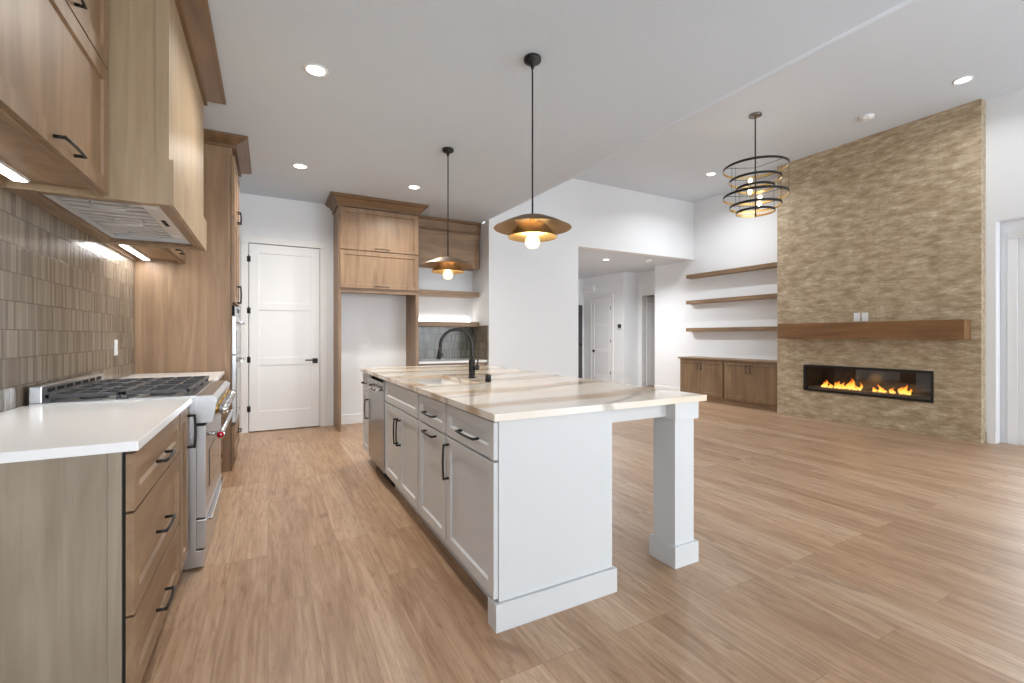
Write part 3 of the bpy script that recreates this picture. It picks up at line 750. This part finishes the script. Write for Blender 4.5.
# dishwasher
t = thing('dishwasher', 'stainless steel dishwasher built into the island between two pale grey cabinets', 'dishwasher', (1.15, 4.03, 0))
MB().box(IX, IB, 3.718, 4.345, .105, .8835).make('body', M['gap'], t)
MB().box(IX+.05, IB, 3.718, 4.345, 0, .1045).make('toe_panel', M['gap'], t)
c = MB().box(.823, IX-.001, 3.730, 4.337, .125, .852, .004); d = c.make('door', M['steel_dark'], t)
MB().box(.8235, IX-.001, 3.718, 3.7295, .125, .87).make('edge_trim', M['steel'], t)
c = MB(); c.tube([(.780, 3.78, .79), (.780, 4.29, .79)], .011, 12); h = c.make('handle', M['chrome'], d)
for y in (3.82, 4.25): MB().tube([(.822, y, .79), (.791, y, .79)], .010, 10).make('bracket', M['chrome'], h)

MB().box(.8215, .8229, 3.82, 3.88, .20, .215).make('maker_plate', M['chrome'], d)
t = island_unit('island_cabinet', 'narrow pale grey island cabinet at the far end beyond the dishwasher', 4.351, 4.690)
f, d = front(t, 'drawer', 4.358, 4.682, ZR0, ZR1, .04); MB().pull(f, .16, .07, .13).make('bar_pull', M['black'], d)
f, d = front(t, 'door', 4.358, 4.682, ZD0, ZD1, .05); MB().pull(f, .04, .42, .175, True).make('bar_pull', M['black'], d)
t = thing('island_end_panel', 'plain pale grey panel with a plinth closing the near end of the island', 'panel', (1.16, 1.71, 0))
MB().box(.8535, IB, 1.70, 1.7215, .1155, .8835, .001).make('panel', M['island'], t)
c = MB(); c.box(.832, IB+.018, 1.684, 1.6995, 0, .115, .002); c.box(IB+.0005, IB+.018, 1.7, 1.76, 0, .115, .002); c.box(.832, .8515, 1.6996, 1.765, 0, .115, .002); c.make('plinth', M['island'], t)
MB().box(IB+.0005, IB+.014, 1.7216, IY1, .0, .8835).make('back_panel', M['island'], t)
t = thing('island_post', 'square pale grey post with block base and cap carrying the island overhang', 'post', (1.982, 1.795, 0))
px0, px1, py0, py1 = 1.897, 2.077, 1.70, 1.89
MB().box(px0+.018, px1-.018, py0+.018, py1-.018, .0, .8835, .001).make('shaft', M['island'], t)
def block(z0, z1):
    c = MB()
    c.box(px0, px1, py0, py0+.0175, z0, z1, .002); c.box(px0, px1, py1-.0175, py1, z0, z1, .002)
    c.box(px0, px0+.0175, py0+.017, py1-.017, z0, z1, .001); c.box(px1-.0175, px1, py0+.017, py1-.017, z0, z1, .001); return c
block(.0, .113).make('base_block', M['island'], t); block(.785, .8835).make('cap_block', M['island'], t)
c = MB(); c.box(IB+.0145, px0-.0005, 1.765, 1.785, .80, .8835); tag(c.make('island_apron', M['island']), 'pale grey rail under the counter between island end panel and square post', 'apron')
# worktop with the sink cut-out
def slab(x0, x1, y0, y1, hx0, hx1, hy0, hy1, z0, z1):
    c = MB(); xs, ys = [x0, hx0, hx1, x1], [y0, hy0, hy1, y1]; vv = {}
    for k, z in enumerate((z0, z1)):
        for i, x in enumerate(xs):
            for j, y in enumerate(ys): vv[i, j, k] = c.bm.verts.new((x, y, z))
    q = lambda *a: c.bm.faces.new([vv[b] for b in a])
    for i in range(3):
        for j in range(3):
            if (i, j) == (1, 1): continue
            for k in (0, 1): q((i, j, k), (i+1, j, k), (i+1, j+1, k), (i, j+1, k))
    for i in range(3):
        for j in (0, 3): q((i, j, 0), (i+1, j, 0), (i+1, j, 1), (i, j, 1))
        for i2 in (0, 3): q((i2, i, 0), (i2, i+1, 0), (i2, i+1, 1), (i2, i, 1))
    q((1, 1, 0), (2, 1, 0), (2, 1, 1), (1, 1, 1)); q((1, 2, 0), (2, 2, 0), (2, 2, 1), (1, 2, 1)); q((1, 1, 0), (1, 2, 0), (1, 2, 1), (1, 1, 1)); q((2, 1, 0), (2, 2, 0), (2, 2, 1), (2, 1, 1))
    return c
c = slab(.815, 2.098, 1.664, 4.735, .915, 1.275, 2.83, 3.58, .884, .915)
tag(c.make('island_countertop', M['vein']), 'white quartzite island countertop with tan and gold veins', 'countertop')
t = thing('sink', 'white undermount sink set into the veined island countertop', 'sink', (1.09, 3.2, .70))
def rr(x0, x1, y0, y1, z, r, n=5):
    P = []
    for cx, cy, a0 in ((x1-r, y1-r, 0), (x0+r, y1-r, 90), (x0+r, y0+r, 180), (x1-r, y0+r, 270)):
        for i in range(n): a = math.radians(a0+90*i/(n-1)); P.append((cx+r*math.cos(a), cy+r*math.sin(a), z))
    return P
c = MB(); c.loft([rr(.895, 1.295, 2.81, 3.60, .66, .03), rr(.895, 1.295, 2.81, 3.60, .8835, .03), rr(.91, 1.28, 2.825, 3.585, .8835, .025), rr(.916, 1.274, 2.83, 3.58, .70, .04), rr(.94, 1.25, 2.86, 3.55, .685, .05)], True, True)
c.make('bowl', M['sink'], t)
MB().lathe([(0, .6855), (.045, .6855), (.045, .688), (.03, .6875), (0, .6865)], (1.09, 3.2, 0), 20).make('drain', M['chrome'], t)
t = thing('faucet', 'dark gooseneck pull-down faucet beside the island sink', 'faucet', (1.368, 3.185, .915))
b = V((1.368, 3.185, 0)); dr = V((-.985, .17, 0)).normalized()
MB().lathe([(0, .9155), (.029, .9155), (.029, .922), (.024, .926), (.024, 1.055), (.021, 1.06), (.0, 1.06)], b, 24).make('base', M['black'], t)
R = .12; pts = [b+V((0, 0, z)) for z in (1.058, 1.09, 1.13, 1.165)]+[b+dr*(R-R*math.cos(a))+V((0, 0, 1.165+R*math.sin(a))) for a in [PI*q/16 for q in range(1, 17)]]
e = pts[-1]; pts += [e+V((0, 0, -.02))+dr*.002]
MB().tube(pts, .0125, 14).make('spout', M['black'], t)
e = pts[-1]; c = MB(); c.tube([e+V((0, 0, -.001)), e+V((0, 0, -.03))+dr*.004, e+V((0, 0, -.085))+dr*.012], [.0145, .0155, .018], 14); h = c.make('spray_head', M['black'], t)
MB().box(e.x+.010, e.x+.021, e.y-.008, e.y+.008, .915+.165, .915+.195, .002).make('button', M['black'], h)
c = MB(); k0 = b+V((0, 0, .995)); s_ = V((.62, -.78, 0)); c.tube([k0+s_*.018, k0+s_*.052, k0+s_*.056], [.021, .021, .017], 16); c.tube([k0+s_*.042, k0+s_*.050+V((0, 0, .04)), k0+s_*.055+V((0, 0, .075))], [.007, .006, .005], 8); c.make('lever', M['black'], t)
c = MB(); c.lathe([(0, .9155), (.021, .9155), (.021, .963), (.018, .968), (0, .968)], (1.352, 2.86, 0), 20); c.mi = 0
tag(c.make('air_gap_cap', M['black']), 'short black cylinder cap on the island countertop right of the faucet', 'cap')

# ================================================================== lamps
def pendant(x, y, label):
    t = thing('pendant_lamp', label, 'pendant lamp', (x, y, KC), 'pair of pendant lamps over the island')
    L = lambda p, n=40: MB().lathe(p, (x, y, 0), n)
    L([(0, KC-.001), (.055, KC-.001), (.057, KC-.012), (.054, KC-.026), (.014, KC-.046), (.010, KC-.07), (0, KC-.07)]).make('canopy', M['black'], t)
    MB().tube([(x, y, KC-.065), (x, y, 2.0)], .0055, 10).make('stem', M['black'], t)
    zs = (0, -.022)[y > 3]; c = MB(); prof_o = [(.006, 2.034), (.02, 2.03), (.028, 2.018), (.10, 2.008), (.18, 1.976), (.254, 1.938)]
    prof_i = [(.251, 1.936), (.178, 1.972), (.10, 2.003), (.006, 2.013)]
    rings = [[(x+r*math.cos(q*2*PI/48), y+r*math.sin(q*2*PI/48), z) for q in range(48)] for r, z in prof_o]; c.loft(rings, True, False)
    rings = [rings[-1]]+[[(x+r*math.cos(q*2*PI/48), y+r*math.sin(q*2*PI/48), z) for q in range(48)] for r, z in prof_i]; c.mi = 1; c.loft(rings, True, False)
    c.make('shade', [M['bronze_out'], M['bronze']], t)
    c = MB(); ri = lambda p: [[(x+r*math.cos(q*2*PI/48), y+r*math.sin(q*2*PI/48), z) for q in range(48)] for r, z in p]
    c.loft(ri([(.088, 1.966), (.162, 1.879)]), True, False); c.mi = 1; c.loft(ri([(.162, 1.879), (.159, 1.878), (.085, 1.965), (.088, 1.966)]), True, False)
    c.make('inner_shade', [M['bronze'], M['gold_in']], t)
    c = MB()
    for q in range(3):
        a = q*2*PI/3+.4; c.tube([(x+.09*math.cos(a), y+.09*math.sin(a), 1.958), (x+.09*math.cos(a), y+.09*math.sin(a), 2.004)], .003, 6)
    c.make('spacer', M['brass'], t)
    L([(0, 2.012), (.016, 2.012), (.017, 1.935), (.014, 1.92), (0, 1.92)], 20).make('socket', M['brass'], t)
    b = L([(.0, 1.919), (.013, 1.918), (.016, 1.905), (.036, 1.888), (.048, 1.862), (.048, 1.836), (.034, 1.812), (.0, 1.802)], 24).make('bulb', M['bulb_glass'], t)
    c = MB()
    for q in range(6):
        a = q*PI/3; c.tube([(x+.010*math.cos(a), y+.010*math.sin(a), 1.895), (x+.020*math.cos(a), y+.020*math.sin(a), 1.845)], .0065, 6)
    c.make('filament', M['filament'], b)
    for ch in kids(t):
        if ch.name.split('.')[0] not in ('canopy', 'stem'): ch.location.z = zs
    d = bpy.data.lights.new('pendant_glow', 'POINT'); d.energy = 16; d.color = (1, .86, .66); d.shadow_soft_size = .03
    o = bpy.data.objects.new('pendant_glow', d); COL.objects.link(o); o.location = (x, y, 1.885+zs)
pendant(1.520, 2.540, 'larger looking bronze pendant lamp nearer the camera, over the near half of the island')
pendant(1.538, 4.165, 'bronze pendant lamp farther from the camera, in front of the nook cabinets')

CX, CY = 5.278, 3.487
t = thing('chandelier', 'black and gold ring chandelier hanging in front of the stone chimney wall', 'chandelier', (CX, CY, GC))
MB().lathe([(0, GC-.001), (.072, GC-.001), (.072, GC-.022), (.015, GC-.026), (.011, GC-.05), (0, GC-.05)], (CX, CY, 0), 28).make('canopy', M['steel_dark'], t)
MB().tube([(CX, CY, GC-.045), (CX, CY, 2.70)], .008, 12).make('stem', M['black'], t)
for r, z in ((.362, 3.302), (.29, 3.154), (.213, 3.056), (.362, 2.957), (.288, 2.834), (.215, 2.762)):
    c = MB(); n = 64; ri = lambda rr_, zz: [(CX+rr_*math.cos(q*2*PI/n), CY+rr_*math.sin(q*2*PI/n), zz) for q in range(n)]
    h = .014
    c.loft([ri(r-.005, z+h), ri(r, z+h), ri(r, z-h), ri(r-.005, z-h)], True, False, False); c.mi = 1; c.loft([ri(r-.005, z-h), ri(r-.005, z+h)], True, False, False)
    rg = c.make('ring', [M['black'], M['gold_in']], t)
    c = MB()
    if z in (3.302, 2.957) or r < .3:
        for q in range(3):
            a = q*2*PI/3+.5; c.tube([(CX+.008*math.cos(a), CY+.008*math.sin(a), z+.0), (CX+(r-.004)*math.cos(a), CY+(r-.004)*math.sin(a), z)], .003, 6)
        c.make('spoke', M['black'], rg)
for r, za, zb in ((.358, 3.285, 2.975), (.284, 3.29, 2.84), (.285, 3.15, 2.85), (.210, 3.05, 2.775)):
    for q in range(3):
        a = q*2*PI/3+.5+r; MB().tube([(CX+r*math.cos(a), CY+r*math.sin(a), zb), (CX+r*math.cos(a), CY+r*math.sin(a), za)], .0018, 5).make('hanging_wire', M['black'], t)
for i, (a, z) in enumerate(((2.6, 3.10), (2.4, 2.98), (-.4, 2.90), (-.2, 2.83))):
    bx, by = CX+.06*math.cos(a), CY+.06*math.sin(a)
    c = MB(); c.tube([(CX, CY, z-.03), (bx, by, z-.03), (bx, by, z)], .006, 8); s_ = c.make('socket_arm', M['brass'], t)
    b = MB().lathe([(0, z+.001), (.011, z+.001), (.024, z+.02), (.030, z+.045), (.020, z+.075), (0, z+.088)], (bx, by, 0), 16).make('bulb', M['bulb_glass'], t)
    MB().tube([(bx, by, z+.015), (bx, by, z+.058)], .014, 10).make('filament', M['filament'], b)
    d = bpy.data.lights.new('chandelier_glow', 'POINT'); d.energy = 13; d.color = (1, .94, .86); d.shadow_soft_size = .015
    o = bpy.data.objects.new('chandelier_glow', d); COL.objects.link(o); o.location = (bx, by, z+.04)

def downlight(x, y, z, label, power=19, r=.062, col=(1, .955, .89), lit=True, dim=False):
    t = thing('recessed_light', label, 'ceiling light', (x, y, z), 'recessed ceiling lights')
    MB().lathe([(r, z-.0005), (r+.016, z-.0005), (r+.017, z-.005), (r, z-.007), (r-.004, z-.004)], (x, y, 0), 36, close=True).make('trim_ring', M['plate'], t)
    MB().lathe([(0, z-.001), (r-.0045, z-.001), (r-.0045, z-.0035), (0, z-.0035)], (x, y, 0), 36).make('lens', M['can'], t)
    area('recessed_glow', (x, y, z-.012), (0, 0, 0), 2*r-.02, 2*r-.02, power, col, 'DISK', math.radians(150))
downlight(.288, 3.356, KC, 'recessed ceiling light in front of the range hood, nearest the camera')
downlight(.301, 5.331, KC, 'recessed ceiling light near the white pantry door')
downlight(1.566, 5.424, KC, 'recessed ceiling light in front of the refrigerator surround')
downlight(6.513, 1.969, GC, 'recessed ceiling light by the near end of the stone chimney', 6, .066, (.96, .98, 1))
downlight(6.561, 5.121, GC, 'recessed ceiling light between the chandelier and the corner with the shelves', 24, .066, (.96, .98, 1))
downlight(6.09, 7.25, HC, 'recessed ceiling light in the hall beyond the wide opening', 56, .062, (.95, .975, 1))
def smoke(x, y, z, label):
    t = thing('smoke_detector', label, 'smoke detector', (x, y, z))
    MB().lathe([(0, z-.0005), (.075, z-.0005), (.075, z-.02), (.06, z-.042), (.02, z-.046), (0, z-.046)], (x, y, 0), 32).make('housing', M['plate'], t)
    MB().lathe([(.045, z-.0445), (.05, z-.044), (.05, z-.049), (.045, z-.049)], (x, y, 0), 24, close=True).make('vent_ring', M['plate'], t)
smoke(6.532, 2.855, GC, 'white smoke detector on the ceiling above the stone chimney')
smoke(6.847, 6.843, HC, 'white smoke detector on the hall ceiling')

# ================================================================== living room: chimney, mantel, fire, shelves, cabinets
CHX, CY0, CY1 = 7.20, 2.021, 4.385
bx = (2.445, 3.965, .415, .80)                          # firebox opening y0, y1, z0, z1
c = MB()
c.box(CHX, 7.6785, CY0, bx[0], 0, GC-.002); c.box(CHX, 7.6785, bx[1], CY1, 0, GC-.002); c.box(CHX, 7.6785, bx[0], bx[1], 0, bx[2]); c.box(CHX, 7.6785, bx[0], bx[1], bx[3], GC-.002)
tag(c.make('fireplace_chimney', M['fire_tile']), 'tall chimney breast clad in streaked tan stone tile', 'fireplace')
c = MB(); c.box(7.005, CHX-.001, 2.105, 4.265, 1.195, 1.425, .006)
tag(c.make('mantel_beam', M['mantel']), 'thick brown wooden mantel beam across the stone chimney', 'mantel')
t = thing('gas_fireplace', 'long black linear gas fireplace with burning flames set in the stone chimney', 'fireplace', (7.3, 3.2, .415))
y0, y1, z0, z1 = bx
c = MB(); g = .002; c.box(7.2, 7.56, y0+g, y1-g, z0+g, z0+.02); c.box(7.2, 7.56, y0+g, y1-g, z1-.02, z1-g); c.box(7.2, 7.56, y0+g, y0+.02, z0+.02, z1-.02); c.box(7.2, 7.56, y1-.02, y1-g, z0+.02, z1-.02); c.box(7.54, 7.56, y0+.02, y1-.02, z0+.02, z1-.02)
c.make('firebox', M['lining'], t)
c = MB(); 
for a, b, p, q in ((y0-.004, y1+.004, z0-.004, z0+.028), (y0-.004, y1+.004, z1-.03, z1+.004), (y0-.004, y0+.02, z0+.028, z1-.03), (y1-.02, y1+.004, z0+.028, z1-.03)): c.box(7.176, 7.1995, a, b, p, q, .003)
c.make('frame', M['black'], t)
MB().box(7.205, 7.209, y0+.022, y1-.022, z0+.024, z1-.024).make('glass', M['fire_glass'], t)
c = MB(); c.box(7.25, 7.52, y0+.03, y1-.03, z0+.0205, z0+.055, .004); c.make('ember_bed', M['media'], t)
for i, (fy, h, wd) in enumerate(((3.62, .135, .05), (3.66, .10, .04), (3.47, .11, .045), (3.41, .135, .05), (3.35, .12, .045), (3.27, .16, .05), (3.22, .19, .045), (3.11, .13, .03), (2.86, .13, .035), (2.82, .075, .04), (2.62, .12, .045), (2.56, .15, .05), (2.50, .10, .04), (3.54, .08, .05), (3.17, .09, .04), (2.94, .08, .04), (2.72, .09, .05))):
    fy = 2.74+(fy-2.5)*.9; h *= .86; wd *= 1.25; c = MB(); x = 7.34+.05*random.random(); rings = []; sw = random.uniform(-.5, .5)
    for q in range(9):
        u = q/8; r = wd*.62*(math.sin(PI*min(1, u*1.0)**.55))*(1-u)**.35+.0015
        yy = fy+sw*.05*u*u+.012*math.sin(u*7+i); rings.append([(x+.5*r*math.cos(a), yy+r*math.sin(a), z0+.05+h*u) for a in [m*2*PI/10 for m in range(10)]])
    c.loft(rings); c.make('flame', M['flame'], t)
d = bpy.data.lights.new('fire_glow', 'POINT'); d.energy = .8; d.color = (1, .5, .16); d.shadow_soft_size = .06
o = bpy.data.objects.new('fire_glow', d); COL.objects.link(o); o.location = (7.28, 3.3, .62)
outlet((CHX, 3.265, 1.497), UY, NX, 'left one of two white outlets just above the mantel beam', False, .075, .12)
outlet((CHX, 3.170, 1.495), UY, NX, 'right one of two white outlets just above the mantel beam', False, .075, .12)
for z, lab in ((2.405, 'highest of three long brown floating shelves left of the chimney'), (1.880, 'middle of three long brown floating shelves left of the chimney'), (1.325, 'lowest of three long brown floating shelves left of the chimney')):
    c = MB(); c.box(7.515, 7.6785, CY1+.002, 6.46, z, z+.072, .003)
    tag(c.make('floating_shelf', M['walnut_y']), lab, 'shelf', 'brown floating shelves by the chimney')
BX = 7.215
def builtin(y0, y1, label, far):
    t = thing('media_cabinet', label, 'cabinet', (7.5, (y0+y1)/2, 0), 'low brown cabinets by the chimney')
    MB().box(BX+.022, 7.6785, y0, y1, .10, .79).make('carcass', M['walnut'], t)
    MB().box(BX+.035, 7.6785, y0, y1, 0, .0995).make('toe_kick', M['walnut_y'], t)
    wd = (y1-y0-.03)/2
    for i in range(2):
        f = fr((BX+.0215, y0+.013+i*(wd+.004), .115), UY, NX); d = MB().frame(f, wd, .665, .02, .06).make('door', M['walnut'], t)
        MB().pull(f, wd-.035 if i == 0 else .035, .55, .13, True).make('bar_pull', M['black'], d)
builtin(CY1+.002, 5.375, 'low brown two-door cabinet touching the stone chimney', False)
builtin(5.378, 6.36, 'low brown two-door cabinet farther from the chimney, by the hall opening', True)
c = MB(); c.box(BX-.02, 7.6785, CY1+.002, 6.385, .7905, .822, .003); tag(c.make('cabinet_top', M['walnut_y']), 'long brown wooden top over the two low cabinets beside the chimney', 'cabinet top')

# hall fittings
c = MB(); c.box(7.598, 7.6195, 8.455, 8.605, 1.41, 1.545, .004); tag(c.make('thermostat_plate', M['plate']), 'white wall plate beside the hall closet door', 'wall plate')
c = MB(); c.box(7.572, 7.5975, 8.475, 8.575, 1.43, 1.525, .004); tag(c.make('thermostat', M['black']), 'small black thermostat on the hall wall right of the closet door', 'thermostat')
c = MB(); c.box(7.545, 7.6195, 9.50, 9.90, 2.42, 2.58, .008)
tag(c.make('door_chime', M['plate']), 'white chime box on the hall wall above the closet door', 'door chime')
